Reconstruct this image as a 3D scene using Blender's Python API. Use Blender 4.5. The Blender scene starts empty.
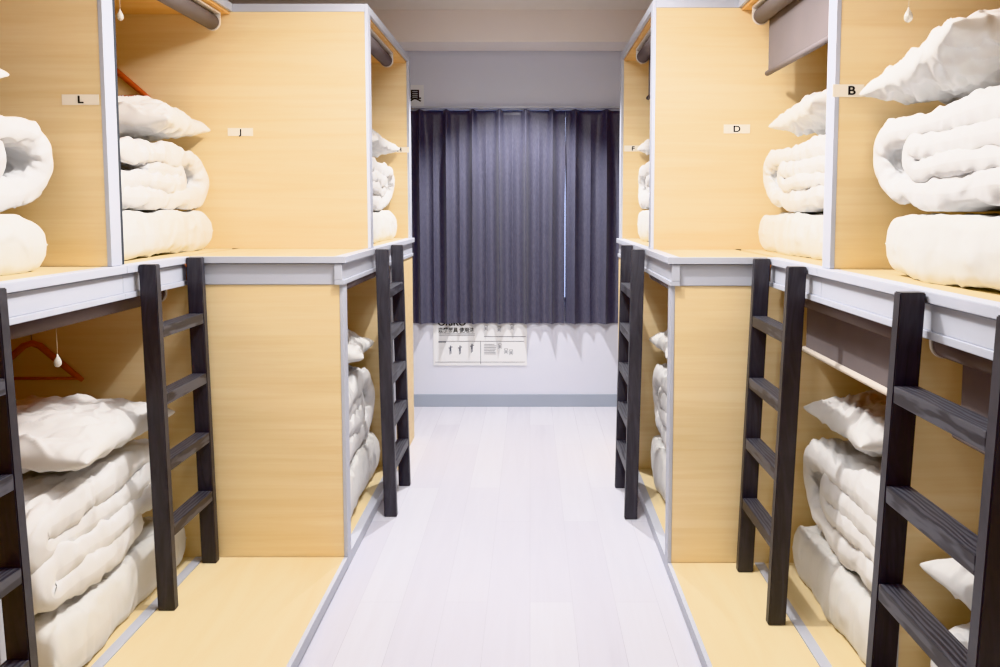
import bpy, bmesh, math, random
from mathutils import Vector, Matrix, noise

scene = bpy.context.scene
COL = scene.collection
PI = math.pi

# ------------------------------------------------------------------ camera
CAM_Z = 1.39
F_PX = 800.0
PITCH = math.radians(4.3)
CX, CY = 530.0, 267.0
cam_d = bpy.data.cameras.new('camera')
cam = bpy.data.objects.new('camera', cam_d)
COL.objects.link(cam)
cam.location = (0, 0, CAM_Z)
cam.rotation_euler = (PI / 2 - PITCH, 0, 0)
cam_d.sensor_width = 36.0
cam_d.lens = 36.0 * F_PX / 1000.0
cam_d.shift_x = (500.0 - CX) / 1000.0
cam_d.shift_y = (CY - 333.5) / 1000.0
cam_d.clip_start = 0.05
scene.camera = cam

# ------------------------------------------------------------------ materials
def srgb(r, g, b):
    f = lambda v: v / 12.92 if v <= 0.04045 else ((v + 0.055) / 1.055) ** 2.4
    return (f(r / 255), f(g / 255), f(b / 255), 1.0)

def new_mat(name):
    m = bpy.data.materials.new(name)
    m.use_nodes = True
    nt = m.node_tree
    b = nt.nodes['Principled BSDF']
    return m, nt, b

def N(nt, t, **kw):
    n = nt.nodes.new(t)
    for k, v in kw.items():
        setattr(n, k, v)
    return n

def noise_tex(nt, scale_xyz, scale=1.0, detail=4.0, rough=0.55, distortion=0.0):
    tc = N(nt, 'ShaderNodeTexCoord')
    mp = N(nt, 'ShaderNodeMapping')
    mp.inputs['Scale'].default_value = scale_xyz
    nt.links.new(tc.outputs['Object'], mp.inputs['Vector'])
    nz = N(nt, 'ShaderNodeTexNoise')
    nz.inputs['Scale'].default_value = scale
    nz.inputs['Detail'].default_value = detail
    nz.inputs['Roughness'].default_value = rough
    nz.inputs['Distortion'].default_value = distortion
    nt.links.new(mp.outputs[0], nz.inputs['Vector'])
    return nz

def ramp(nt, src, stops):
    r = N(nt, 'ShaderNodeValToRGB')
    e = r.color_ramp.elements
    while len(e) < len(stops):
        e.new(0.5)
    for el, (p, c) in zip(e, stops):
        el.position = p
        el.color = c
    nt.links.new(src, r.inputs[0])
    return r

def bump(nt, b, src, strength, dist):
    bp = N(nt, 'ShaderNodeBump')
    bp.inputs['Strength'].default_value = strength
    bp.inputs['Distance'].default_value = dist
    nt.links.new(src, bp.inputs['Height'])
    nt.links.new(bp.outputs[0], b.inputs['Normal'])

def wood_mat(name, light, dark, sc=(1.2, 14, 34), rough=0.5):
    m, nt, b = new_mat(name)
    nz = noise_tex(nt, sc, 1.0, 6.0, 0.6, 0.6)
    rp = ramp(nt, nz.outputs['Fac'], [(0.3, dark), (0.62, light)])
    nz2 = noise_tex(nt, (sc[0] * 0.6, sc[1] * 0.12, sc[2] * 0.12), 1.0, 2.0)
    mx = N(nt, 'ShaderNodeMixRGB', blend_type='MULTIPLY')
    rp2 = ramp(nt, nz2.outputs['Fac'], [(0.35, (0.93, 0.92, 0.89, 1)), (0.65, (1, 1, 1, 1))])
    mx.inputs[0].default_value = 1.0
    nt.links.new(rp.outputs[0], mx.inputs[1])
    nt.links.new(rp2.outputs[0], mx.inputs[2])
    nt.links.new(mx.outputs[0], b.inputs['Base Color'])
    b.inputs['Roughness'].default_value = rough
    b.inputs['Specular IOR Level'].default_value = 0.3
    return m

def plain_mat(name, col, rough=0.55, var=0.03, sc=(6, 6, 6), metallic=0.0, spec=0.4, bump_s=0.0, bump_scale=200):
    m, nt, b = new_mat(name)
    nz = noise_tex(nt, sc, 1.0, 4.0)
    dark = tuple(c * (1 - var) for c in col[:3]) + (1,)
    lite = tuple(min(1, c * (1 + var)) for c in col[:3]) + (1,)
    rp = ramp(nt, nz.outputs['Fac'], [(0.3, dark), (0.7, lite)])
    nt.links.new(rp.outputs[0], b.inputs['Base Color'])
    b.inputs['Roughness'].default_value = rough
    b.inputs['Metallic'].default_value = metallic
    b.inputs['Specular IOR Level'].default_value = spec
    if bump_s:
        nb = noise_tex(nt, (bump_scale,) * 3, 1.0, 3.0)
        bump(nt, b, nb.outputs['Fac'], bump_s, 0.002)
    return m

M = {}
M['wood'] = wood_mat('birch_plywood', srgb(240, 218, 177), srgb(233, 206, 159))
M['wood_floor'] = wood_mat('birch_board', srgb(240, 224, 187), srgb(234, 213, 171), sc=(9, 1.1, 30))
M['wood_amber_bounce'] = wood_mat('amber_bounce_plywood', srgb(232, 150, 84), srgb(218, 130, 66))  # orange bounce light of the pod interiors put into the plywood colour
M['wood_honey_bounce'] = wood_mat('honey_bounce_plywood', srgb(237, 192, 134), srgb(228, 178, 116))  # milder roof version, warm bounce light painted into the colour too
M['trim'] = plain_mat('pale_grey_laminate', srgb(186, 189, 200), 0.5, 0.012)
M['trim_dark'] = plain_mat('grey_groove', srgb(128, 128, 138), 0.6, 0.02)
M['edge_shade'] = plain_mat('dark_grey_edge_shade', srgb(58, 64, 74), 0.6, 0.03)  # shade of the post's inner lip, given as a dark colour
M['blind'] = plain_mat('taupe_blind_fabric', srgb(122, 113, 114), 0.8, 0.04, bump_s=0.15, bump_scale=500)
M['rail'] = plain_mat('cream_aluminium_rail', srgb(226, 217, 208), 0.4, 0.02)
M['bead'] = plain_mat('clear_bead', srgb(235, 232, 225), 0.12, 0.01, spec=0.8)
M['bead'].node_tree.nodes['Principled BSDF'].inputs['Transmission Weight'].default_value = 0.35
M['string'] = plain_mat('white_string', srgb(222, 205, 180), 0.8, 0.02)
M['paper'] = plain_mat('white_paper', srgb(222, 224, 229), 0.6, 0.008)
M['plate'] = plain_mat('ivory_plate', srgb(240, 232, 218), 0.5, 0.008)
M['ink'] = plain_mat('black_ink', srgb(24, 24, 28), 0.6, 0.02)
M['grey_ink'] = plain_mat('grey_ink', srgb(96, 100, 116), 0.6, 0.02)
M['steel'] = plain_mat('brushed_steel', srgb(170, 170, 172), 0.35, 0.03, metallic=0.9)
M['hanger'] = wood_mat('reddish_hanger_wood', srgb(196, 100, 58), srgb(166, 74, 40), sc=(2, 20, 20))
M['wall'] = plain_mat('pale_lilac_wall_paint', srgb(210, 213, 227), 0.8, 0.008, sc=(2, 2, 2), bump_s=0.06, bump_scale=160)
M['wall_side'] = plain_mat('warm_white_wall_paint', srgb(226, 222, 216), 0.8, 0.01, sc=(2, 2, 2))
M['ceiling'] = plain_mat('warm_grey_ceiling', srgb(232, 225, 218), 0.85, 0.015, sc=(3, 3, 3), bump_s=0.08, bump_scale=90)
M['beam'] = plain_mat('pinkish_white_beam', srgb(240, 233, 230), 0.8, 0.01, sc=(2, 2, 2))
M['baseboard'] = plain_mat('blue_grey_vinyl', srgb(160, 168, 184), 0.55, 0.015)
M['alu'] = plain_mat('window_aluminium', srgb(200, 204, 210), 0.35, 0.02, metallic=0.6)

def ladder_mat():
    m, nt, b = new_mat('black_stained_ash')
    nz = noise_tex(nt, (26, 3.2, 3.2), 1.0, 6.0, 0.65, 1.4)
    rp = ramp(nt, nz.outputs['Fac'], [(0.38, srgb(58, 57, 63)), (0.62, srgb(72, 71, 78))])
    nt.links.new(rp.outputs[0], b.inputs['Base Color'])
    b.inputs['Roughness'].default_value = 0.42
    bump(nt, b, nz.outputs['Fac'], 0.25, 0.002)
    return m
M['ladder'] = ladder_mat()

def rung_mat():
    m, nt, b = new_mat('black_stained_ash_tread')
    tc = N(nt, 'ShaderNodeTexCoord')
    mp = N(nt, 'ShaderNodeMapping')
    mp.inputs['Scale'].default_value = (1.0, 0.16, 1.0)
    nt.links.new(tc.outputs['Object'], mp.inputs[0])
    wv = N(nt, 'ShaderNodeTexWave', wave_type='BANDS', bands_direction='X')
    wv.inputs['Scale'].default_value = 28
    wv.inputs['Distortion'].default_value = 7
    wv.inputs['Detail'].default_value = 2
    wv.inputs['Detail Scale'].default_value = 1.2
    nt.links.new(mp.outputs[0], wv.inputs[0])
    rp = ramp(nt, wv.outputs['Fac'], [(0.3, srgb(56, 55, 61)), (0.7, srgb(84, 84, 92))])
    nt.links.new(rp.outputs[0], b.inputs['Base Color'])
    b.inputs['Roughness'].default_value = 0.45
    bump(nt, b, wv.outputs['Fac'], 0.2, 0.002)
    return m
M['rung'] = rung_mat()

def fabric_mat(name, col):
    m, nt, b = new_mat(name)
    nz = noise_tex(nt, (5, 5, 5), 1.0, 5.0, 0.6, 0.8)
    rp = ramp(nt, nz.outputs['Fac'], [(0.3, tuple(c * 0.97 for c in col[:3]) + (1,)), (0.7, col)])
    nt.links.new(rp.outputs[0], b.inputs['Base Color'])
    b.inputs['Roughness'].default_value = 0.85
    b.inputs['Specular IOR Level'].default_value = 0.15
    b.inputs['Sheen Weight'].default_value = 0.15
    # soft creases
    nb = noise_tex(nt, (7, 7, 7), 1.0, 4.0, 0.5, 1.2)
    nb.noise_type = 'RIDGED_MULTIFRACTAL'
    bump(nt, b, nb.outputs['Fac'], 0.8, 0.02)
    return m
M['linen'] = fabric_mat('white_cotton', srgb(219, 218, 218))
M['linen_pillow'] = fabric_mat('white_pillowcase', srgb(220, 219, 218))
M['linen_futon'] = fabric_mat('white_futon_cover', srgb(217, 216, 214))

def curtain_mat():
    m, nt, b = new_mat('slate_blackout_cloth')
    nz = noise_tex(nt, (220, 220, 40), 1.0, 2.0)
    rp = ramp(nt, nz.outputs['Fac'], [(0.3, srgb(74, 74, 91)), (0.7, srgb(88, 88, 107))])
    nt.links.new(rp.outputs[0], b.inputs['Base Color'])
    b.inputs['Roughness'].default_value = 0.42
    b.inputs['Sheen Weight'].default_value = 0.35
    b.inputs['Sheen Roughness'].default_value = 0.4
    return m
M['curtain'] = curtain_mat()

def floor_mat():
    m, nt, b = new_mat('whitewashed_plank_floor')
    tc = N(nt, 'ShaderNodeTexCoord')
    mp = N(nt, 'ShaderNodeMapping')
    mp.inputs['Rotation'].default_value = (0, 0, PI / 2)
    nt.links.new(tc.outputs['Object'], mp.inputs[0])
    bk = N(nt, 'ShaderNodeTexBrick')
    bk.offset = 0.37
    bk.offset_frequency = 2
    bk.inputs['Scale'].default_value = 1.0
    bk.inputs['Brick Width'].default_value = 1.15
    bk.inputs['Row Height'].default_value = 0.150
    bk.inputs['Mortar Size'].default_value = 0.0012
    bk.inputs['Mortar Smooth'].default_value = 0.3
    bk.inputs['Bias'].default_value = -0.2
    bk.inputs['Color1'].default_value = srgb(203, 203, 212)
    bk.inputs['Color2'].default_value = srgb(193, 192, 203)
    bk.inputs['Mortar'].default_value = srgb(180, 179, 190)
    nt.links.new(mp.outputs[0], bk.inputs[0])
    nz = noise_tex(nt, (22, 1.6, 1), 1.0, 6.0, 0.62, 0.7)
    rp = ramp(nt, nz.outputs['Fac'], [(0.3, (0.93, 0.925, 0.93, 1)), (0.7, (1, 1, 1, 1))])
    mx = N(nt, 'ShaderNodeMixRGB', blend_type='MULTIPLY')
    mx.inputs[0].default_value = 1.0
    nt.links.new(bk.outputs['Color'], mx.inputs[1])
    nt.links.new(rp.outputs[0], mx.inputs[2])
    nt.links.new(mx.outputs[0], b.inputs['Base Color'])
    b.inputs['Roughness'].default_value = 0.42
    b.inputs['Specular IOR Level'].default_value = 0.35
    return m
M['floor'] = floor_mat()

def glass_mat():
    m, nt, b = new_mat('frosted_window_glass')
    b.inputs['Base Color'].default_value = (0.9, 0.95, 1, 1)
    b.inputs['Roughness'].default_value = 0.25
    b.inputs['Transmission Weight'].default_value = 1.0
    return m
M['glass'] = glass_mat()

# ------------------------------------------------------------------ mesh helpers
class MB:
    """collects shapes in world (or thing-local) coordinates"""
    def __init__(self):
        self.bm = bmesh.new()

    def box(self, x0, x1, y0, y1, z0, z1, bevel=0.0):
        x0, x1 = sorted((x0, x1)); y0, y1 = sorted((y0, y1)); z0, z1 = sorted((z0, z1))
        b2 = bmesh.new()
        vs = [b2.verts.new((x, y, z)) for x in (x0, x1) for y in (y0, y1) for z in (z0, z1)]
        for f in ((0, 1, 3, 2), (4, 6, 7, 5), (0, 4, 5, 1), (2, 3, 7, 6), (0, 2, 6, 4), (1, 5, 7, 3)):
            b2.faces.new([vs[i] for i in f])
        if bevel:
            bmesh.ops.bevel(b2, geom=b2.edges[:], offset=bevel, segments=2, affect='EDGES', profile=0.7)
        self._merge(b2)
        return self

    def _merge(self, b2):
        me = bpy.data.meshes.new('tmp')
        b2.to_mesh(me); b2.free()
        self.bm.from_mesh(me)
        bpy.data.meshes.remove(me)

    def prism(self, pts, axis, a, b, bevel=0.0):
        """closed 2-D outline swept along axis ('x','y','z') from a to b"""
        def P(p, t):
            if axis == 'y': return (p[0], t, p[1])
            if axis == 'x': return (t, p[0], p[1])
            return (p[0], p[1], t)
        b2 = bmesh.new()
        A = [b2.verts.new(P(p, a)) for p in pts]
        B = [b2.verts.new(P(p, b)) for p in pts]
        n = len(pts)
        b2.faces.new(A); b2.faces.new(B[::-1])
        for i in range(n):
            b2.faces.new((A[i], A[(i + 1) % n], B[(i + 1) % n], B[i]))
        bmesh.ops.recalc_face_normals(b2, faces=b2.faces[:])
        if bevel:
            bmesh.ops.bevel(b2, geom=b2.edges[:], offset=bevel, segments=2, affect='EDGES')
        self._merge(b2)
        return self

    def tube(self, pts, r, n=10):
        pts = [Vector(p) for p in pts]
        b2 = bmesh.new()
        rings = []
        for i, p in enumerate(pts):
            d = (pts[min(i + 1, len(pts) - 1)] - pts[max(i - 1, 0)]).normalized()
            up = Vector((0, 0, 1)) if abs(d.z) < 0.9 else Vector((1, 0, 0))
            u = d.cross(up).normalized(); v = d.cross(u)
            rr = r[i] if isinstance(r, (list, tuple)) else r
            rings.append([b2.verts.new(p + u * rr * math.cos(2 * PI * k / n) + v * rr * math.sin(2 * PI * k / n)) for k in range(n)])
        for a, b in zip(rings, rings[1:]):
            for k in range(n):
                b2.faces.new((a[k], a[(k + 1) % n], b[(k + 1) % n], b[k]))
        b2.faces.new(rings[0][::-1]); b2.faces.new(rings[-1])
        bmesh.ops.recalc_face_normals(b2, faces=b2.faces[:])
        for f in b2.faces:
            f.smooth = len(f.verts) == 4
        self._merge(b2)
        return self

    def build(self, name, mat, parent=None):
        """link as one mesh object; vertices given in world coordinates are re-based on the parent"""
        me = bpy.data.meshes.new(name)
        off = Vector((0, 0, 0))
        p = parent
        while p is not None:
            off += Vector(p.location); p = p.parent
        bmesh.ops.translate(self.bm, verts=self.bm.verts[:], vec=-off)
        self.bm.to_mesh(me); self.bm.free()
        me.materials.append(M[mat])
        o = bpy.data.objects.new(name, me)
        COL.objects.link(o)
        if parent is not None:
            o.parent = parent
        return o

def tag(o, label=None, cat=None, group=None, kind=None):
    if label: o['label'] = label
    if cat: o['category'] = cat
    if group: o['group'] = group
    if kind: o['kind'] = kind
    return o

def thing(name, label, cat, loc, group=None):
    o = bpy.data.objects.new(name, None)
    o.empty_display_size = 0.05
    COL.objects.link(o)
    o.location = loc
    return tag(o, label, cat, group)

def children_of(o):
    return [c for c in bpy.data.objects if c.parent is o]

def copy_tree(o, parent=None):
    c = o.copy()
    COL.objects.link(c)
    c.parent = parent
    for ch in children_of(o):
        copy_tree(ch, c)
    return c

def text_mesh(name, body, mat, parent, origin, size, align='CENTER', bold=0.0, extrude=0.0006, wide=1.0):
    """lettering standing in the XZ plane, facing -Y, origin = anchor on its base line"""
    cu = bpy.data.curves.new(name + '_outline', 'FONT')
    cu.body = body
    cu.size = size
    cu.align_x = align
    cu.extrude = extrude
    cu.offset = bold
    t = bpy.data.objects.new('tmp_text', cu)
    COL.objects.link(t)
    dg = bpy.context.evaluated_depsgraph_get()
    me = bpy.data.meshes.new_from_object(t.evaluated_get(dg))
    bpy.data.objects.remove(t)
    bpy.data.curves.remove(cu)
    me.name = name
    off = Vector(origin)
    p = parent
    while p is not None:
        off -= Vector(p.location); p = p.parent
    me.transform(Matrix.Translation(off) @ Matrix.Rotation(PI / 2, 4, 'X') @ Matrix.Diagonal((wide, 1, 1, 1)))
    me.materials.clear()
    me.materials.append(M[mat])
    o = bpy.data.objects.new(name, me)
    COL.objects.link(o)
    o.parent = parent
    return o

# ------------------------------------------------------------------ the room
WALL_Y = 5.50
RXL, RXR = -3.34, 2.94
CEIL = 2.64
def struct(name, mb, mat, parent=None):
    o = mb.build(name, mat, parent)
    if parent is None: o['kind'] = 'structure'
    return o
struct('floor', MB().box(RXL, RXR, -1.6, WALL_Y + .12, -0.08, 0), 'floor')
struct('ceiling', MB().box(RXL, RXR, -1.6, WALL_Y + .12, CEIL, CEIL + 0.08), 'ceiling')
struct('wall_left', MB().box(RXL - 0.08, RXL, -1.6, WALL_Y + .12, 0, CEIL), 'wall_side')
struct('wall_right', MB().box(RXR, RXR + 0.08, -1.6, WALL_Y + .12, 0, CEIL), 'wall_side')
struct('wall_front', MB().box(RXL, RXR, -1.68, -1.6, 0, CEIL), 'wall_side')
# window wall with its opening behind the curtain
WX0, WX1, WZ0, WZ1 = -0.70, 0.50, 0.72, 2.045
w = MB()
w.box(RXL, WX0, WALL_Y, WALL_Y + .12, 0, CEIL)
w.box(WX1, RXR, WALL_Y, WALL_Y + .12, 0, CEIL)
w.box(WX0, WX1, WALL_Y, WALL_Y + .12, 0, WZ0)
w.box(WX0, WX1, WALL_Y, WALL_Y + .12, WZ1, CEIL)
struct('wall_back', w, 'wall')
fr = MB()
fr.box(WX0, WX1, WALL_Y + .05, WALL_Y + .10, WZ0, WZ0 + .04, .004)
fr.box(WX0, WX1, WALL_Y + .05, WALL_Y + .10, WZ1 - .04, WZ1, .004)
fr.box(WX0, WX0 + .04, WALL_Y + .05, WALL_Y + .10, WZ0, WZ1, .004)
fr.box(WX1 - .04, WX1, WALL_Y + .05, WALL_Y + .10, WZ0, WZ1, .004)
fr.box(-0.12, -0.08, WALL_Y + .05, WALL_Y + .10, WZ0, WZ1, .004)
win = struct('window_1', fr, 'alu')
pn = MB().box(WX0 + .03, WX1 - .03, WALL_Y + .072, WALL_Y + .078, WZ0 + .03, WZ1 - .03).build('window_pane', 'glass', win)
struct('baseboard_back', MB().box(RXL, RXR, WALL_Y - .010, WALL_Y - .0005, 0, .087, .002), 'baseboard')
struct('trim_1', MB().box(RXL, RXR, 5.20, WALL_Y - .001, 2.44, CEIL), 'beam')

# ------------------------------------------------------------------ sleeping pods
Z0 = 0.047      # top of the low platform and of the lower pod floors
ZL = 1.207      # top of the upper pod floors
ZF = 1.100      # underside of the fascia
ZT = 2.262      # top of the upper pods
TH = 0.060      # panel thickness
SIDES = {
    'left': dict(s=-1, XN=-1.280, XF=-0.700, XB=-3.28, YU0=1.31, YU1=2.445, YU2=3.52, YU3=4.69, YL0=0.80, YL1=1.86, YL2=2.985, YL3=4.06),
    'right': dict(s=1, XN=0.880, XF=0.520, XB=2.88, YU0=1.24, YU1=2.345, YU2=3.45, YU3=4.62, YL0=0.74, YL1=1.866, YL2=2.935, YL3=4.03),
}

def edge_trim(mb, s, xf, y0, y1, z0, z1):
    """grey edging wrapped round the front edge of a panel: 2 mm proud, with a narrow lip on both faces"""
    mb.box(xf, xf + s * 0.014, y0 - .002, y1 + .002, z0, z1, .002)

def fascia(root, s, xf, y0, y1, cap_near=None):
    """grey front board under an upper floor, with a lid edge, a groove and a bead"""
    a = -s   # towards the aisle
    f = MB()
    f.box(xf, xf + s * .03, y0, y1, ZF + .018, ZL - .030, .002)
    f.box(xf + a * .006, xf + s * .03, y0, y1, ZF, ZF + .0175, .002)
    f.build('fascia', 'trim', root)
    g = MB().box(xf + s * .005, xf + s * .03, y0, y1, ZL - .0299, ZL - .0262)
    g.build('groove', 'trim_dark', root)
    MB().box(xf + a * .015, xf + s * .03, y0, y1, ZL - .026, ZL, .003).build('lid_edge', 'trim', root)

def upper_pod(name, label, s, xf, xb, y0, y1, far_front=None, near_panel=False, edge_shade=False):
    """floor, roof, back and the panel on its far side; y0..y1 clear opening"""
    root = thing(name, label, 'sleeping pod', (xf, y0, ZL), 'upper sleeping pods')
    inn = s
    xff = xf if far_front is None else far_front
    MB().box(xf + inn * .0305, xb, y0 + .001, y1 - .001, ZL - .030, ZL).build('floor_board', 'wood_floor', root)
    MB().box(xf + inn * .0305, xb, y0 + .001, y1 - .001, ZL - .045, ZL - .0305).build('underside_board', 'wood_amber_bounce', root)  # thin board added under the floor to carry the painted orange bounce
    MB().box(xf + inn * .0145, xb, y0 + .001, y1 - .001, ZT - .045, ZT - .001).build('roof_board', 'wood_honey_bounce', root)
    MB().box(xb - inn * .02, xb, y0 + .001, y1 - .001, ZL + .001, ZT - .046).build('back_panel', 'wood_amber_bounce', root)
    MB().box(xf, xf + inn * .014, y0 + .001, y1 - .003, ZT - .034, ZT, .002).build('roof_edging', 'trim', root)
    def panel(yy, front, z0=ZL + .001, cap=False):
        MB().box(front + inn * .0145, xb, yy, yy + TH, z0, ZT - .034).build('side_panel', 'wood', root)
        e = MB()
        e.box(front, front + inn * .014, yy - .002, yy + TH + .0005, z0, ZT, .002)
        e.box(front + inn * .0142, xb, yy - .002, yy + TH - .0005, ZT - .0335, ZT, .002)
        e.build('edging', 'trim', root)
    panel(y1, xff)
    if near_panel:
        panel(y0 - TH, xf)
    if edge_shade:
        MB().box(xf + inn * .002, xf + inn * .02, y1 + TH + .0025, y1 + TH + .018, ZL + .002, ZT - .048).build('edge_shade_strip', 'edge_shade', root)  # dark strip painting the shade behind the left post's lip
    return root

def lower_pod(name, label, s, xf, xb, y0, y1, far_front=None, near_panel=False, fwd=0.0):
    root = thing(name, label, 'sleeping pod', (xf, y0, 0), 'lower sleeping pods')
    inn = s
    xff = xf if far_front is None else far_front
    MB().box(xf + inn * (.036 - fwd), xb, y0 + .001, y1 - .001, .001, Z0).build('floor_board', 'wood_floor', root)
    MB().box(xf - inn * fwd, xf + inn * (.0355 - fwd), y0 + .001, y1 - .001, .001, Z0 + .002, .002).build('sill', 'trim', root)
    MB().box(xb - inn * .02, xb, y0 + .001, y1 - .001, Z0 + .001, ZF + .05).build('back_panel', 'wood_amber_bounce', root)
    def panel(yy, front):
        MB().box(front + inn * .0145, xb, yy, yy + TH, .001, ZF - .001).build('side_panel', 'wood', root)
        MB().box(front, front + inn * .014, yy - .002, yy + TH + .0005, .001, ZF - .001, .002).build('edging', 'trim', root)
    panel(y1, xff)
    if near_panel:
        panel(y0 - TH, xf)
    return root

PODS = {}
for side, d in SIDES.items():
    s = d['s']; XN, XF, XB = d['XN'], d['XF'], d['XB']
    a = -s
    names = {'left': ('L', 'J', 'H'), 'right': ('B', 'D', 'F')}[side]
    # upper row
    p0 = upper_pod('sleeping_pod', f'upper plywood sleeping pod marked {names[0]} on its end panel, nearest on the {side}', s, XN, XB, d['YU0'] + TH, d['YU1'], None, True, edge_shade=(side == 'left'))
    p1 = upper_pod('sleeping_pod', f'upper plywood sleeping pod whose wide end panel is marked {names[1]}', s, XN, XB, d['YU1'] + TH, d['YU2'], XF)
    p2 = upper_pod('sleeping_pod', f'upper plywood sleeping pod marked {names[2]}, farthest on the {side} beside the curtain', s, XF, XB, d['YU2'] + TH, d['YU3'])
    fascia(p0, s, XN, d['YU0'], d['YU1'] + TH - .0005)
    fascia(p1, s, XN, d['YU1'] + TH + .0005, d['YL2'] - .019)
    # ledge in front of the wide panel, part of the middle pod
    yl = d['YL2']
    MB().box(XN + a * .0005, XF + s * .0305, yl - .0145, d['YU2'] + TH, ZL - .0255, ZL - .0002).build('ledge_board', 'wood_floor', p1)
    MB().box(XN + a * .016, XF + a * .015, yl - .0185, yl - .015, ZL - .026, ZL, .001).build('ledge_edge', 'trim', p1)
    MB().box(XN + a * .002, XF + s * .0305, yl - .004, yl + .03, ZF, ZL - .030, .002).build('ledge_fascia', 'trim', p1)
    MB().box(XN + a * .002, XF + s * .0305, yl + .001, yl + .03, ZL - .0299, ZL - .0262).build('ledge_groove', 'trim_dark', p1)
    fascia(p2, s, XF, yl - .0145, d['YU3'] + TH)
    # lower row
    lab = {'left': ('lower plywood pod at the left picture edge, behind the nearest left ladder',
                    'lower plywood pod with a red clothes hanger inside, under pod J',
                    'lower plywood pod on the left with white bedding glimpsed behind the farthest ladder'),
           'right': ('lower plywood pod behind the nearest right ladder, under pod B',
                     'lower plywood pod with a half lowered taupe blind, under pod D',
                     'lower plywood pod on the right with bedding glimpsed behind the farthest ladder')}[side]
    q0 = lower_pod('sleeping_pod', lab[0], s, XN, XB, d['YL0'] + TH, d['YL1'], None, True, .03)
    q1 = lower_pod('sleeping_pod', lab[1], s, XN, XB, d['YL1'] + TH, d['YL2'], XF, False, .03)
    q2 = lower_pod('sleeping_pod', lab[2], s, XF, XB, d['YL2'] + TH, d['YL3'])
    MB().box(XF, XF + s * .02, d['YL3'] + TH + .003, d['YU3'] + TH, .001, ZF - .001).build('filler_panel', 'wood', q2)
    MB().box(XF + s * .021, XB, d['YU3'] + .04, d['YU3'] + TH, .001, ZF - .001).build('end_panel', 'wood', q2)
    # step platform in front of the recessed pods
    t = thing('step_platform', f'low plywood step platform with grey edging along the {side} side of the aisle', 'platform', ((XN + XF) / 2, 1.4, 0))
    MB().box(XN + a * .0315, XF + s * .0155, .55, d['YL2'] - .003, .003, Z0).build('board', 'wood_floor', t)
    MB().box(XF, XF + s * .015, .55, d['YL2'] - .003, .006, Z0 + .001, .002).build('edging', 'trim', t)
    MB().box(XF + s * .006, XF + s * .015, .55, d['YL2'] - .003, .0005, .0055).build('toe_gap', 'trim_dark', t)
    PODS[side] = (p0, p1, p2, q0, q1, q2)

# ------------------------------------------------------------------ ladders
def make_ladder(label, s, y0, y1, x_base, x_top, z_base, rungs):
    """leans back against the fascia; x_base/x_top = pod-side face of the stiles at foot and top"""
    t = thing('bunk_ladder', label, 'ladder', (x_base, (y0 + y1) / 2, z_base), 'black bunk ladders')
    a = -s
    zt = 1.204
    wdt = .056
    for yy in (y0, y1 - .032):
        pts = [(x_base, z_base + .0005), (x_base + a * wdt, z_base + .0005), (x_top + a * wdt, zt), (x_top, zt)]
        MB().prism(pts, 'y', yy, yy + .032, .0025).build('stile', 'ladder', t)
    for z in rungs:
        k = (z - z_base) / (zt - z_base)
        xr = x_base + (x_top - x_base) * k
        MB().box(xr + a * .001, xr + a * .055, y0 + .0325, y1 - .0325, z - .019, z + .019, .003).build('rung', 'rung', t)
    return t
R4 = (.31, .533, .756, .98)
R5 = (.225, .42, .615, .81, 1.005)
make_ladder('black wooden ladder cut off by the left picture edge', -1, 1.418, 1.838, -1.222, -1.2632, Z0, R4)
make_ladder('black wooden ladder standing on the left platform in front of the lower left bedding', -1, 2.572, 2.960, -1.240, -1.2632, Z0, R4)
make_ladder('black wooden ladder standing on the floor at the far left of the aisle', -1, 3.50, 3.93, -.655, -.6795, 0, R5)
make_ladder('largest black wooden ladder, nearest on the right, cut off by the picture edge', 1, 1.34, 1.76, .812, .861, Z0, R4)
make_ladder('black wooden ladder standing on the right platform beside the half lowered blind', 1, 2.478, 2.885, .822, .861, Z0, R4)
make_ladder('black wooden ladder standing on the floor at the far right of the aisle', 1, 3.47, 3.90, .478, .4995, 0, R5)

# ------------------------------------------------------------------ roller blinds
def make_blind(label, s, xf, y0, y1, ztop, drop=0.0, bead=None, bar_light=False, mount=None):
    t = thing('roller_blind', label, 'roller blind', (xf + s * .06, (y0 + y1) / 2, ztop), 'roller blinds')
    a = -s
    r = .032
    xc = xf + s * .07
    zc = ztop - .012 - r
    MB().box(xc - .036, xc + .036, y0, y1, ztop - .010, (mount or ztop) - .0015, .002).build('head_rail', 'rail', t)
    MB().tube([(xc, y0 + .012, zc), (xc, y1 - .012, zc)], r, 24).build('roller', 'blind', t)
    for yy in (y0, y1 - .008):
        pts = [(xc - .035, ztop - .010), (xc - .035, zc)]
        pts += [(xc - .035 * math.cos(PI * k / 10), zc - .035 * math.sin(PI * k / 10)) for k in range(1, 10)]
        pts += [(xc + .035, zc), (xc + .035, ztop - .010)]
        MB().prism(pts, 'y', yy, yy + .008).build('end_bracket', 'rail', t)
    zb = zc
    xs = xc + s * (r - .003)
    if drop:
        MB().box(xs - .0012, xs + .0012, y0 + .03, y1 - .03, zc - drop, zc).build('sheet', 'blind', t)
        zb = zc - drop
        MB().tube([(xs, y0 + .012, zb - .008), (xs, y1 - .012, zb - .008)], .011, 12).build('bottom_bar', 'rail' if bar_light else 'blind', t)
        zb -= .012
    else:
        zb = zc - r
    if bead:
        by, ln = bead
        xb = xs + a * .004 if drop else xc
        c = MB().tube([(xb, by, zb + .004), (xb, by, zb - ln)], .0009, 6).build('pull_cord', 'string', t)
        prof = [(.0, .0012), (.006, .003), (.014, .0075), (.022, .0105), (.029, .0105), (.035, .0075), (.038, .002)]
        MB().tube([(xb, by, zb - ln - q) for q, _ in prof], [w_ for _, w_ in prof], 14).build('bead', 'bead', c)
    return t
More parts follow.
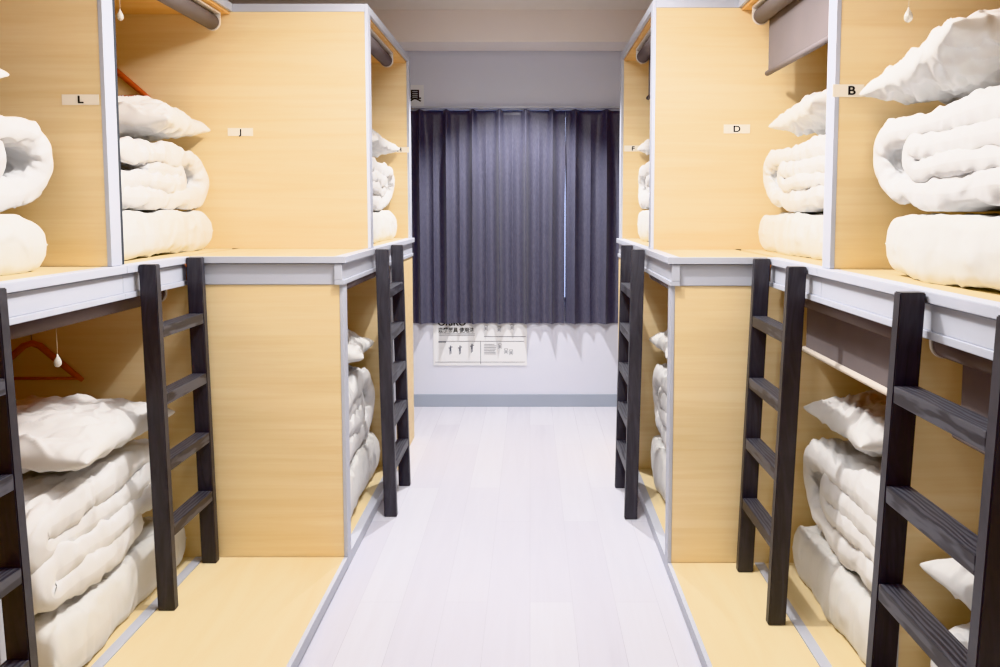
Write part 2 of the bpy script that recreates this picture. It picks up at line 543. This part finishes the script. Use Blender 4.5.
L, R = SIDES['left'], SIDES['right']
zu = ZT - .046
zl = 1.130
zm = ZL - .046
make_blind('rolled up taupe blind at the top of pod J, left of the letter J', -1, L['XN'], L['YU1'] + TH + .03, L['YU2'] - .05, zu, bead=(2.69, .10))
make_blind('rolled up taupe blind at the top of the farthest upper left pod', -1, L['XF'], L['YU2'] + TH + .03, L['YU3'] - .32, zu)
make_blind('rolled up taupe blind in the lower left pod, above the hanger', -1, L['XN'], L['YL1'] + TH + .03, L['YL2'] - .10, zl - .008, bead=(2.26, .075), mount=zm)
make_blind('rolled up taupe blind in the lower far left pod', -1, L['XF'], L['YL2'] + TH + .03, L['YL3'] - .2, zl - .008, mount=zm)
make_blind('partly lowered taupe blind in upper pod D', 1, R['XN'], R['YU1'] + TH + .03, R['YU2'] - .085, zu, drop=.225, bead=(2.63, .004))
make_blind('blind at the top of upper pod B with a clear bead hanging into view', 1, R['XN'], R['YU0'] + TH + .03, R['YU1'] - .25, zu, bead=(2.05, .25))
make_blind('partly lowered taupe blind in the farthest upper right pod F', 1, R['XF'], R['YU2'] + TH + .03, R['YU3'] - .36, zu, drop=.205)
make_blind('half lowered taupe blind over the bedding in the lower right pod', 1, R['XN'], R['YL1'] + TH + .05, R['YL2'] - .1, zl - .008, drop=.185, bar_light=True, mount=zm)
make_blind('dark lowered blind behind the nearest right ladder', 1, R['XN'], R['YL0'] + TH + .05, R['YL1'] - .05, zl - .008, drop=.20, mount=zm)
make_blind('rolled up blind in the lower far right pod', 1, R['XF'], R['YL2'] + TH + .03, R['YL3'] - .3, zl - .008, mount=zm)

# ------------------------------------------------------------------ bedding
def billow(p, seed, sc):
    q = Vector((p[0] * sc[0] + seed * 7.3, p[1] * sc[1] + seed * 3.1, p[2] * sc[2] - seed * 5.7))
    return abs(noise.noise(q))

def crease(p, seed, sc):
    n = noise.noise(Vector((p[0] * sc[0] + seed * 2.9, p[1] * sc[1] - seed * 4.7, p[2] * sc[2] + seed)))
    return max(0.0, 1 - abs(n) * 4.5) ** 1.6

def slab_mesh(name, path, width, thick, seed, mat, nu=150, nv=56, end_round=.05, side_round=.05, wr=1.0, wave=.01, taper=None, pw=2.0, pk=1.0, clip=(.018, .008)):
    """a padded cloth slab following a path in the (Y,Z) plane and spread along X"""
    # resample the path
    P = [Vector((0, p[0], p[1])) for p in path]
    ln = [0.0]
    for a, b in zip(P, P[1:]):
        ln.append(ln[-1] + (b - a).length)
    tot = ln[-1]
    C = []
    j = 0
    for i in range(nu + 1):
        d = tot * i / nu
        while j < len(P) - 2 and ln[j + 1] < d:
            j += 1
        k = (d - ln[j]) / max(1e-6, ln[j + 1] - ln[j])
        C.append(P[j].lerp(P[j + 1], k))
    for _ in range(3):
        C = [C[0]] + [(C[i - 1] + C[i] * 2 + C[i + 1]) / 4 for i in range(1, nu)] + [C[-1]]
    for i in range(nu + 1):
        C[i] = C[i] + Vector((0, 0, wave * .45 * noise.noise(Vector((tot * i / nu * 4.5, seed * 3.3, 1.7)))))
    Nn = []
    for i in range(nu + 1):
        d = (C[min(i + 1, nu)] - C[max(i - 1, 0)]).normalized()
        Nn.append(Vector((0, -d.z, d.y)))
    bm = bmesh.new()
    top, bot = [], []
    rnd = random.Random(seed)
    for i in range(nu + 1):
        u = i / nu
        du = min(u, 1 - u) * tot
        eu = max(0.0, 1 - (1 - min(1, du / end_round)) ** pw) ** (1 / pw)
        rt, rb = [], []
        for jv in range(nv + 1):
            v = -1 + 2 * jv / nv
            v = math.sin(v * PI / 2) * .35 + v * .65
            dv = (1 - abs(v)) * width / 2
            ev = max(0.0, 1 - (1 - min(1, dv / side_round)) ** pw) ** (1 / pw)
            t = thick / 2 * max(.02, eu * ev)
            if taper: t *= taper(u)
            x = v * width / 2
            # the edge of each layer wanders a little
            x += wave * 1.4 * noise.noise(Vector((u * tot * 2.2 + seed, 3.3 if v > 0 else 9.1, seed * .7))) * abs(v)
            # puckers along the open edges
            ed = abs(v) ** 7
            if ed > .02:
                ep = (u * tot, .3 if v > 0 else .9, 0)
                x += math.copysign(ed, v) * wr * pk * (.020 * (billow(ep, seed + 41, (5.5, 1, 1)) - .2) + .010 * (billow(ep, seed + 47, (14, 1, 1)) - .2))
            c = C[i] + Vector((x, 0, 0))
            c.z += wave * .55 * noise.noise(Vector((c.y * 3.2, x * 3.2, seed * 1.7 + u * 3)))
            for sgn, row in ((1, rt), (-1, rb)):
                q = (u * tot, x, sgn * .5)
                wq = (q[0] + .05 * noise.noise(Vector((q[0] * 6, q[1] * 6, seed + 2.0))), q[1] + .05 * noise.noise(Vector((q[0] * 6, q[1] * 6, seed + 8.0))), q[2])
                b1 = billow(wq, seed, (3.4, 8.5, 1.0))
                b2 = billow(wq, seed + 4, (7.0, 22.0, 1.0))
                b3 = billow((q[0] + q[1] * .8, q[1] - q[0] * .5, q[2]), seed + 9, (5.0, 24.0, 1.0))
                e = min(1.0, 1.25 * eu * ev)
                disp = wr * e * (.034 * (b1 - .17) + .018 * (b2 - .2) + .018 * (b3 - .2))
                disp += wr * e * (.009 * crease(wq, seed + 21, (4.5, 10, 1)) + .007 * crease((wq[0] - wq[1] * .7, wq[1] + wq[0] * .6, wq[2]), seed + 33, (8, 15, 1)))
                disp += .006 * e * noise.noise(Vector((u * tot * 5, x * 5, seed + 1.5)))
                row.append(bm.verts.new(c + Nn[i] * sgn * (t + disp)))
        top.append(rt); bot.append(rb)
    for i in range(nu):
        for j_ in range(nv):
            bm.faces.new((top[i][j_], top[i][j_ + 1], top[i + 1][j_ + 1], top[i + 1][j_]))
            bm.faces.new((bot[i][j_], bot[i + 1][j_], bot[i + 1][j_ + 1], bot[i][j_ + 1]))
    for i in range(nu):
        bm.faces.new((top[i][0], top[i + 1][0], bot[i + 1][0], bot[i][0]))
        bm.faces.new((top[i][nv], bot[i][nv], bot[i + 1][nv], top[i + 1][nv]))
    for j_ in range(nv):
        bm.faces.new((top[0][j_], bot[0][j_], bot[0][j_ + 1], top[0][j_ + 1]))
        bm.faces.new((top[nu][j_], top[nu][j_ + 1], bot[nu][j_ + 1], bot[nu][j_]))
    bmesh.ops.recalc_face_normals(bm, faces=bm.faces[:])
    # what lies underneath and on top presses it flat there
    zmin = min(v.co.z for v in bm.verts) + clip[0]
    zmax = max(v.co.z for v in bm.verts) - clip[1]
    for v in bm.verts:
        v.co.z = min(max(v.co.z, zmin), zmax) - zmin
    for f in bm.faces: f.smooth = True
    me = bpy.data.meshes.new(name)
    bm.to_mesh(me); bm.free()
    me.materials.append(M[mat])
    return me

def arc(yc, zc, r, a0, a1, n=10, ry=None):
    ry = ry or r
    return [(yc + ry * math.cos(math.radians(a0 + (a1 - a0) * k / n)), zc + r * math.sin(math.radians(a0 + (a1 - a0) * k / n))) for k in range(n + 1)]

def duvet_path(kind, rnd):
    """flattened roll, nose towards +Y, about .29 high"""
    z1, z2, z3, z4 = .042, .112, .178, .245
    j = lambda a: rnd.uniform(-a, a)
    if kind == 0:      # two nested folds
        inner = .20 + j(.04)
        p = [(-.40, z2), (-.1, z2 + .005), (inner - .05, z2)]
        p += arc(inner, (z2 + z3) / 2, (z3 - z2) / 2, -90, 90, 8)
        p += [(0, z3 + .004), (-.32, z3)]
        p += arc(-.36, (z3 + z4) / 2, (z4 - z3) / 2, -90, -270, 8)
        p += [(-.2, z4 + .006), (.1, z4 + .004), (.26, z4)]
        p += arc(.30, (z1 + z4) / 2, (z4 - z1) / 2, 90, -90, 14, .125)
        p += [(.1, z1), (-.2, z1), (-.41, z1)]
    elif kind == 1:    # rolled: free edge tucked in from below
        p = [(-.12, z3), (.02, z3), (.12, z3 - .005)]
        p += arc(.16, (z2 + z3) / 2, (z3 - z2) / 2, 80, -90, 8)
        p += [(0, z2), (-.28, z2 + .004)]
        p += arc(-.34, (z1 + z2) / 2, (z2 - z1) / 2, 90, 270, 8)
        p += [(-.1, z1), (.2, z1)]
        p += arc(.29, (z1 + z4) / 2, (z4 - z1) / 2, -90, 90, 14, .13)
        p += [(.1, z4), (-.15, z4 - .006), (-.40, z4 - .012)]
    else:              # soft S fold
        p = [(.18, z1 + .01), (0, z1), (-.3, z1)]
        p += arc(-.35, (z1 + z2) / 2, (z2 - z1) / 2, 270, 90, 8)
        p += [(-.1, z2), (.22, z2)]
        p += arc(.30, (z2 + z3) / 2, (z3 - z2) / 2 + .004, -90, 90, 10, .07)
        p += [(0, z3), (-.3, z3)]
        p += arc(-.35, (z3 + z4) / 2, (z4 - z3) / 2, 270, 90, 8)
        p += [(-.1, z4), (.2, z4 + .006), (.36, z4 - .02)]
    return p

def duvet_mesh(kind, seed):
    rnd = random.Random(seed)
    return slab_mesh('duvet', duvet_path(kind, rnd), .62, .082, seed, 'linen', nu=330, nv=96, end_round=.035, side_round=.036, wr=1.0, wave=.022, pw=2.3)

def futon_mesh(seed, h=.165, ln=.86, wd=.66):
    path = [(-ln / 2, h / 2), (ln / 2, h / 2)]
    return slab_mesh('futon', path, wd, h, seed, 'linen_futon', nu=150, nv=110, end_round=h * .38, side_round=h * .38, wr=.6, wave=.014, pw=3.2, pk=1.6)

def pillow_mesh(seed, lx=.62, ly=.50, t=.175, sag=0.0):
    nu, nv = 96, 84
    bm = bmesh.new()
    rows = {1: [], -1: []}
    for sgn in (1, -1):
        for i in range(nu + 1):
            u = -1 + 2 * i / nu
            u = math.copysign(1 - (1 - abs(u)) ** 1.25, u)
            row = []
            for j in range(nv + 1):
                v = -1 + 2 * j / nv
                v = math.copysign(1 - (1 - abs(v)) ** 1.25, v)
                x = lx / 2 * u * (1 - .085 * math.cos(v * PI / 2) ** 1.3)
                y = ly / 2 * v * (1 - .085 * math.cos(u * PI / 2) ** 1.3)
                h = max(0.0, (1 - u * u) * (1 - v * v)) ** .42
                q = (x, y, sgn * .4)
                e = min(1, h * 2)
                d = (billow(q, seed, (6, 8, 1)) - .25) * .030 + (billow((x + y, y - x, sgn), seed + 3, (7, 18, 1)) - .22) * .020
                z = sgn * (t / 2 * h * (1 if sgn > 0 else .72) + d * e * e + .0015 * (h > 0))
                z += sgn * e * (.010 * crease(q, seed + 11, (7, 10, 1)) + .008 * crease((x - y * .6, y + x * .6, sgn), seed + 15, (10, 13, 1)))
                z += .02 * noise.noise(Vector((x * 3, y * 3, seed)))
                z -= sag * (u * .5 + .5) ** 2 * .05
                row.append(bm.verts.new((x, y, z)))
            rows[sgn].append(row)
    for sgn in (1, -1):
        r = rows[sgn]
        for i in range(nu):
            for j in range(nv):
                f = (r[i][j], r[i][j + 1], r[i + 1][j + 1], r[i + 1][j])
                bm.faces.new(f)
    bmesh.ops.remove_doubles(bm, verts=bm.verts[:], dist=.0022)
    bmesh.ops.recalc_face_normals(bm, faces=bm.faces[:])
    zmin = min(v.co.z for v in bm.verts) + .012
    for v in bm.verts: v.co.z = max(v.co.z, zmin) - zmin
    for f in bm.faces: f.smooth = True
    me = bpy.data.meshes.new('pillow')
    bm.to_mesh(me); bm.free()
    me.materials.append(M['linen_pillow'])
    return me

DUV = [duvet_mesh(0, 3), duvet_mesh(1, 8), duvet_mesh(2, 14)]
FUT = [futon_mesh(21), futon_mesh(34)]
PIL = [pillow_mesh(5), pillow_mesh(17)]

def put(me, name, label, cat, loc, rot=(0, 0, 0), sc=(1, 1, 1), group=None):
    o = bpy.data.objects.new(name, me)
    COL.objects.link(o)
    o.location = loc
    o.rotation_euler = rot
    o.scale = sc
    return tag(o, label, cat, group)

def height(me):
    return max(v.co.z for v in me.vertices)

def stack(where, s, xf, y1, z, dk, fk, pk, yaw=0.0, mirror=False, ptilt=(0, 0), off=.12, prot=0.0, ptop=.001, pshift=(0, 0), dz=.81, dshift=(0, 0), fz=.92, gap=.05, ps=1.0, fy=1.0, fdy=0.0):
    """futon, folded duvet and pillow standing against the panel at y1; shifts are (towards aisle, along aisle)"""
    xc = xf + s * (off + .33)
    yc = y1 - gap - .43
    me = FUT[fk]
    put(me, 'futon', f'white folded futon {where}, lowest of its stack', 'futon', (xc, yc + fdy, z + .0005), (0, 0, yaw * .4), (1, fy, fz), 'folded futons')
    zz = z + .001 + height(me) * fz
    me = DUV[dk]
    put(me, 'duvet', f'white folded duvet {where}, middle of its stack', 'duvet', (xc - s * dshift[0], yc + dshift[1], zz), (0, 0, yaw), (1 if not mirror else -1, 1, dz), 'folded duvets')
    zz += height(me) * dz + ptop
    put(PIL[pk], 'pillow', f'white pillow {where}, on top of its stack', 'pillow', (xc - s * pshift[0], yc + .14 + pshift[1], zz), (ptilt[0], ptilt[1], prot), (ps, ps, 1), 'pillows')

stack('in upper pod L', -1, L['XN'], L['YU1'], ZL, 0, 1, 0, pshift=(0, -.13), off=.10, gap=.09, fdy=-.06, dz=.88)
stack('in upper pod J', -1, L['XN'], L['YU2'], ZL, 1, 0, 1, yaw=.02, off=.075, prot=.08, pshift=(.02, .05), gap=.07, fdy=-.03)
stack('in upper pod H, far left', -1, L['XF'], L['YU3'], ZL, 0, 1, 0, off=.06, prot=-.06, gap=.074, pshift=(.02, .06))
stack('in upper pod B', 1, R['XN'], R['YU1'], ZL, 0, 0, 1, yaw=-.02, off=.065, ptilt=(-.16, 0), ptop=.022, pshift=(.03, .06), gap=.07, fdy=-.09, fy=.95)
stack('in upper pod D', 1, R['XN'], R['YU2'], ZL, 0, 1, 0, yaw=.02, off=.085, ptilt=(-.07, 0), ptop=.012, pshift=(.01, -.03), gap=.075)
stack('in upper pod F, far right', 1, R['XF'], R['YU3'], ZL, 1, 0, 1, off=.075, gap=.076, pshift=(.01, .05))
stack('in the lower left pod with the hanger', -1, L['XN'], L['YL2'], Z0, 2, 1, 1, yaw=.02, off=.012, fz=1.15, dz=1.02, gap=.075, fdy=.03, pshift=(0, -.10), ps=1.15)
stack('in the lower far left pod', -1, L['XF'], L['YL3'], Z0, 1, 0, 0, off=.065, prot=.1, gap=.074, fz=1.2, dz=1.12, pshift=(.02, .05))
stack('below the half lowered blind', 1, R['XN'], R['YL2'], Z0, 0, 1, 1, yaw=-.03, off=.08, gap=.10, pshift=(0, .03), fz=1.15, dz=1.02, fdy=.02)
stack('in the lower far right pod', 1, R['XF'], R['YL3'], Z0, 0, 0, 0, off=.075, gap=.074, fz=1.2, dz=1.12, pshift=(.02, .05))
stack('behind the nearest right ladder', 1, R['XN'], R['YL1'], Z0, 1, 1, 1, off=.06, pshift=(.04, .08), gap=.072, dshift=(.02, 0))

# ------------------------------------------------------------------ letter plates on the end panels
def letter_plate(ch, x0, x1, z0, z1, y, label, lx=None):
    t = thing('letter_plate', label, 'sign', ((x0 + x1) / 2, y, z0), 'letter plates')
    MB().box(x0, x1, y - .0025, y - .0005, z0, z1).build('plate', 'plate', t)
    h = (z1 - z0)
    text_mesh('letter', ch, 'ink', t, ((x0 + x1) / 2 if lx is None else lx, y - .0032, z0 + h * .18), h * .98, bold=.0007, wide=1.2)
    return t

th_c, th_s = math.cos(PITCH), math.sin(PITCH)
def at_y(px, py, Y):
    """where the line of sight through a photo pixel meets the wall plane at depth Y"""
    t = (CY - py) / F_PX
    h = Y * (t * th_c - th_s) / (th_c + t * th_s)
    d = Y * th_c - h * th_s
    return ((px - CX) * d / F_PX, h + CAM_Z)
for ch, (xa, ya, xb, yb), Y, lxp in (
        ('L', (62.5, 105, 99, 94.5), L['YU1'], 81), ('J', (228, 136, 253, 128), L['YU2'], 241), ('H', (396.5, 152.5, 409, 147), L['YU3'], 399.5),
        ('B', (832.5, 97, 864, 84.5), R['YU1'], 851), ('D', (723.5, 133.5, 750, 124.5), R['YU2'], 736.5), ('F', (624, 151.5, 646, 145.5), R['YU3'], 633)):
    x0, z0 = at_y(xa, ya, Y); x1, z1 = at_y(xb, yb, Y)
    letter_plate(ch, x0, x1, z0, z1, Y, f'small white plate with black letter {ch} on a plywood panel', at_y(lxp, ya, Y)[0])

# ------------------------------------------------------------------ clothes hangers on the end panels
def hanger(label, xc, y, zt):
    t = thing('clothes_hanger', label, 'clothes hanger', (xc, y, zt), 'wooden clothes hangers')
    m = MB()
    sh = [(-.185, -.200), (-.165, -.186), (-.09, -.122), (-.03, -.070), (0, -.060), (.03, -.070), (.09, -.122), (.165, -.186), (.185, -.200)]
    m.tube([(xc + a, y, zt + b) for a, b in sh], [.008, .011, .0125, .0125, .0125, .0125, .0125, .011, .008], 10)
    m.build('shoulder_bar', 'hanger', t)
    MB().tube([(xc - .168, y, zt - .194), (xc + .168, y, zt - .194)], .006, 10).build('trouser_bar', 'hanger', t)
    hk = [(xc, y, zt - .05), (xc, y, zt - .015)] + [(xc + .018 * math.sin(PI * k / 8 * 1.3), y, zt + .003 - .018 * math.cos(PI * k / 8 * 1.3) + .018 - .018) for k in range(0, 9)]
    MB().tube(hk, .0018, 8).build('hook', 'steel', t)
    MB().tube([(xc - .004, y - .012, zt - .02), (xc - .004, y + .0165, zt - .02)], .003, 8).build('wall_pin', 'steel', t)
    return t
x, z = at_y(80, 380, L['YL2'] - .018)
hanger('reddish wooden clothes hanger in the lower left pod', x - .175, L['YL2'] - .018, z + .200)
x, z = at_y(147, 98, L['YU2'] - .018)
hanger('reddish wooden clothes hanger half hidden behind the pillow in pod J', x - .175, L['YU2'] - .018, z + .200)

# ------------------------------------------------------------------ curtains, window wall signs
def curtain_panel(label, x0, x1, seed, phase, cut=0.0):
    t = thing('curtain', label, 'curtain', ((x0 + x1) / 2, 5.40, .60), 'pleated curtains')
    ztop, zbot = 2.041, .590
    yc = 5.437
    nx, nz = 260, 46
    n_pl = max(1, round((x1 - x0) / .171))
    rnd = random.Random(seed)
    jit = [rnd.uniform(-.22, .22) for _ in range(n_pl + 2)]
    amp = [rnd.uniform(.88, 1.2) for _ in range(n_pl + 2)]
    bm = bmesh.new()
    grid = []
    for i in range(nx + 1):
        u = i / nx
        col = []
        for k in range(nz + 1):
            w_ = k / nz            # 0 top, 1 hem
            z = ztop + (zbot - ztop) * w_
            p = u * n_pl + phase
            c = int(math.floor(p))
            c0 = min(max(c, 0), n_pl)
            f = p - c
            ja = jit[c0] * w_
            am = amp[c0] * (1 - f) + amp[min(c0 + 1, n_pl + 1)] * f
            # top: narrow pinches; below: full rounded folds with a half-height fold between
            pin = math.exp(-((f - .5) / .10) ** 2)
            fold = (1 - abs(math.cos(PI * (f + ja * .2 * math.sin(2 * PI * f)))) * .96)
            half = .5 - .5 * math.cos(4 * PI * f + .6)
            body = .92 * fold ** 1.7 + .42 * (1 - abs(math.sin(PI * f))) ** 2.2
            b = min(1.0, w_ * 3.2)
            b = b * b * (3 - 2 * b)
            d = (1 - b) * (.012 + .028 * pin) + b * .078 * am * body
            d += .004 * noise.noise(Vector((u * 9, w_ * 3, seed)))
            x = x0 + (x1 - x0) * u + .006 * w_ * math.sin(PI * u) * noise.noise(Vector((u * 7, w_ * 2, seed + 5)))
            y = yc + .055 - d
            x -= cut * min(1.0, max(0.0, w_ - .22) * 5) * max(0.0, u * 12 - 11)
            col.append(bm.verts.new((x, y, z + .006 * pin * (1 - w_) - .004 * (1 - pin) * (1 - w_))))
        grid.append(col)
    for i in range(nx):
        for k in range(nz):
            f = bm.faces.new((grid[i][k], grid[i][k + 1], grid[i + 1][k + 1], grid[i + 1][k]))
            f.smooth = True
    off = Vector(t.location)
    # stitched hem line: a slightly thicker band at the bottom
    bmesh.ops.translate(bm, verts=bm.verts[:], vec=-off)
    me = bpy.data.meshes.new('cloth')
    bm.to_mesh(me); bm.free()
    me.materials.append(M['curtain'])
    o = bpy.data.objects.new('cloth', me)
    COL.objects.link(o); o.parent = t
    sm = o.modifiers.new('thickness', 'SOLIDIFY'); sm.thickness = .0016
    # hem band
    hb = bmesh.new()
    g2 = []
    for i in range(nx + 1):
        g2.append([hb.verts.new(me.vertices[i * (nz + 1) + k].co + Vector((0, -.0022, 0))) for k in range(nz - 4, nz + 1)])
    for i in range(nx):
        for k in range(4):
            f = hb.faces.new((g2[i][k], g2[i][k + 1], g2[i + 1][k + 1], g2[i + 1][k])); f.smooth = True
    me2 = bpy.data.meshes.new('hem')
    hb.to_mesh(me2); hb.free()
    me2.materials.append(M['curtain'])
    o2 = bpy.data.objects.new('hem', me2)
    COL.objects.link(o2); o2.parent = t
    return t
curtain_panel('dark slate pleated curtain, the wide left one hanging before the window', -.835, .240, 4, 0, .0045)
curtain_panel('dark slate pleated curtain, the narrow right one hanging before the window', .2415, .665, 9, .2)
t = thing('curtain_rail', 'slim pale curtain rail just above the dark curtains', 'curtain rail', (-.1, 5.47, 2.06))
MB().box(-.86, .70, 5.466, 5.484, 2.056, 2.068, .002).build('track', 'trim', t)
for k in range(4):
    xx = -.80 + k * .47
    MB().box(xx - .012, xx + .012, 5.484, 5.4995, 2.054, 2.068, .002).build('bracket', 'rail', t)

# evacuation poster under the curtain
YP = WALL_Y - .001
x0, z0 = at_y(433.5, 365.5, YP); x1, _ = at_y(527, 365.5, YP)
z1 = z0 + .44
t = thing('wall_poster', 'white printed instruction poster on the wall, half hidden behind the curtain hem', 'poster', ((x0 + x1) / 2, YP, z0))
MB().box(x0, x1, YP - .003, YP - .0005, z0, z1).build('sheet', 'paper', t)
yt = YP - .0038
def zat(py): return at_y(480, py, YP)[1]
def xat(px): return at_y(px, 340, YP)[0]
text_mesh('header_lettering', 'ORIRO', 'ink', t, (xat(438), yt, zat(325.4)), .056, 'LEFT', bold=.0015, wide=1.12)
text_mesh('title_lettering', '避難器具 使用法', 'ink', t, (xat(438.5), yt, zat(332)), .037, 'LEFT', bold=.0007, wide=.92)
dg_ = MB()
def pl(x0_, x1_, y0_, y1_):
    dg_.box(xat(x0_), xat(x1_), yt - .0003, yt + .0003, zat(y1_), zat(y0_))
for yy in (333.6, 335.0):
    pl(439, 475, yy, yy + .35)
pl(484, 526, 336.2, 336.7); pl(446, 524, 341.0, 341.4)
pl(480.4, 480.8, 341, 364); pl(435, 525, 361.8, 362.1)
pl(438.5, 446, 341.2, 342.4)
rnd = random.Random(2)
for cxp in (450.5, 460, 472):        # little climbing figures
    cy_ = 350 + rnd.uniform(-1, 1)
    pl(cxp - .5, cxp + .5, cy_ - 5.4, cy_ - 4.0)
    pl(cxp - .9, cxp + .7, cy_ - 3.8, cy_)
    pl(cxp - 1.9, cxp - 1.0, cy_ - 3.4, cy_ - 2.6)
    pl(cxp + .8, cxp + 2.0, cy_ - 4.4, cy_ - 3.6)
    pl(cxp - .9, cxp - .3, cy_, cy_ + 3.4)
    pl(cxp + .2, cxp + .8, cy_, cy_ + 2.6)
for cxp, cy_ in ((500, 346), (506, 351), (511, 352), (486, 328), (499, 329), (512, 327)):
    pl(cxp - 1.8, cxp + 1.8, cy_ - 2.4, cy_ - 2.1); pl(cxp - 1.8, cxp - 1.5, cy_ - 2.4, cy_ + 2.8)
    pl(cxp + 1.5, cxp + 1.8, cy_ - 2.4, cy_ + 2.8); pl(cxp - .5, cxp + .5, cy_ - .8, cy_ + 2.1)
for k in range(7):
    pl(484, 494 + rnd.uniform(0, 3), 344 + k * 1.6, 344.35 + k * 1.6)
dg_.build('diagram_print', 'grey_ink', t)

# evacuation sign higher up, cut by the left pods
xr, zr = at_y(424, 108, YP); _, zr1 = at_y(424, 85, YP)
t = thing('wall_sign', 'white paper sign with black characters on the wall beside the far left pod', 'sign', (xr - .25, YP, zr))
MB().box(xr - .50, xr, YP - .002, YP - .0005, zr, zr1).build('sheet', 'paper', t)
text_mesh('lettering', '避難器具', 'ink', t, (at_y(421.5, 101, YP)[0], YP - .0028, at_y(421, 100.5, YP)[1]), .088, 'RIGHT', bold=.0015)

# ------------------------------------------------------------------ light
def spot(name, loc, power, radius=.03, angle=160, blend=.5, col=(1, .985, .97)):
    l = bpy.data.lights.new(name, 'SPOT')
    l.energy = power; l.shadow_soft_size = radius
    l.spot_size = math.radians(angle); l.spot_blend = blend
    l.color = col
    o = bpy.data.objects.new(name, l); COL.objects.link(o)
    o.location = loc
    return o
spot('downlight', (-.09, 2.50, 2.56), 88)
spot('downlight', (-.09, 4.86, 2.60), 170, angle=98, blend=.5)
spot('downlight', (-.09, 0.0, 2.56), 5)
def area(name, loc, rot, sx, sy, power, col=(1, 1, 1)):
    l = bpy.data.lights.new(name, 'AREA')
    l.shape = 'RECTANGLE'; l.size = sx; l.size_y = sy; l.energy = power; l.color = col
    o = bpy.data.objects.new(name, l); COL.objects.link(o)
    o.location = loc; o.rotation_euler = rot
    return o
area('aisle_fill', (-.09, 2.35, 2.62), (0, 0, 0), .8, 2.0, 42)  # soft fill added above the aisle, not an actual fitting
area('rear_fill', (-.1, -1.5, .95), (PI / 2, 0, 0), 2.4, 1.5, 10)  # weak fill added behind the camera, no opening there

wd = bpy.data.worlds.new('sky'); scene.world = wd
wd.use_nodes = True
bg = wd.node_tree.nodes['Background']
bg.inputs[0].default_value = (.58, .66, 1.0, 1)
bg.inputs[1].default_value = 2.2

scene.view_settings.view_transform = 'Khronos PBR Neutral'
scene.view_settings.look = 'None'
scene.view_settings.exposure = 0.33
scene.cycles.max_bounces = 10
scene.cycles.diffuse_bounces = 7
scene.cycles.use_denoising = True
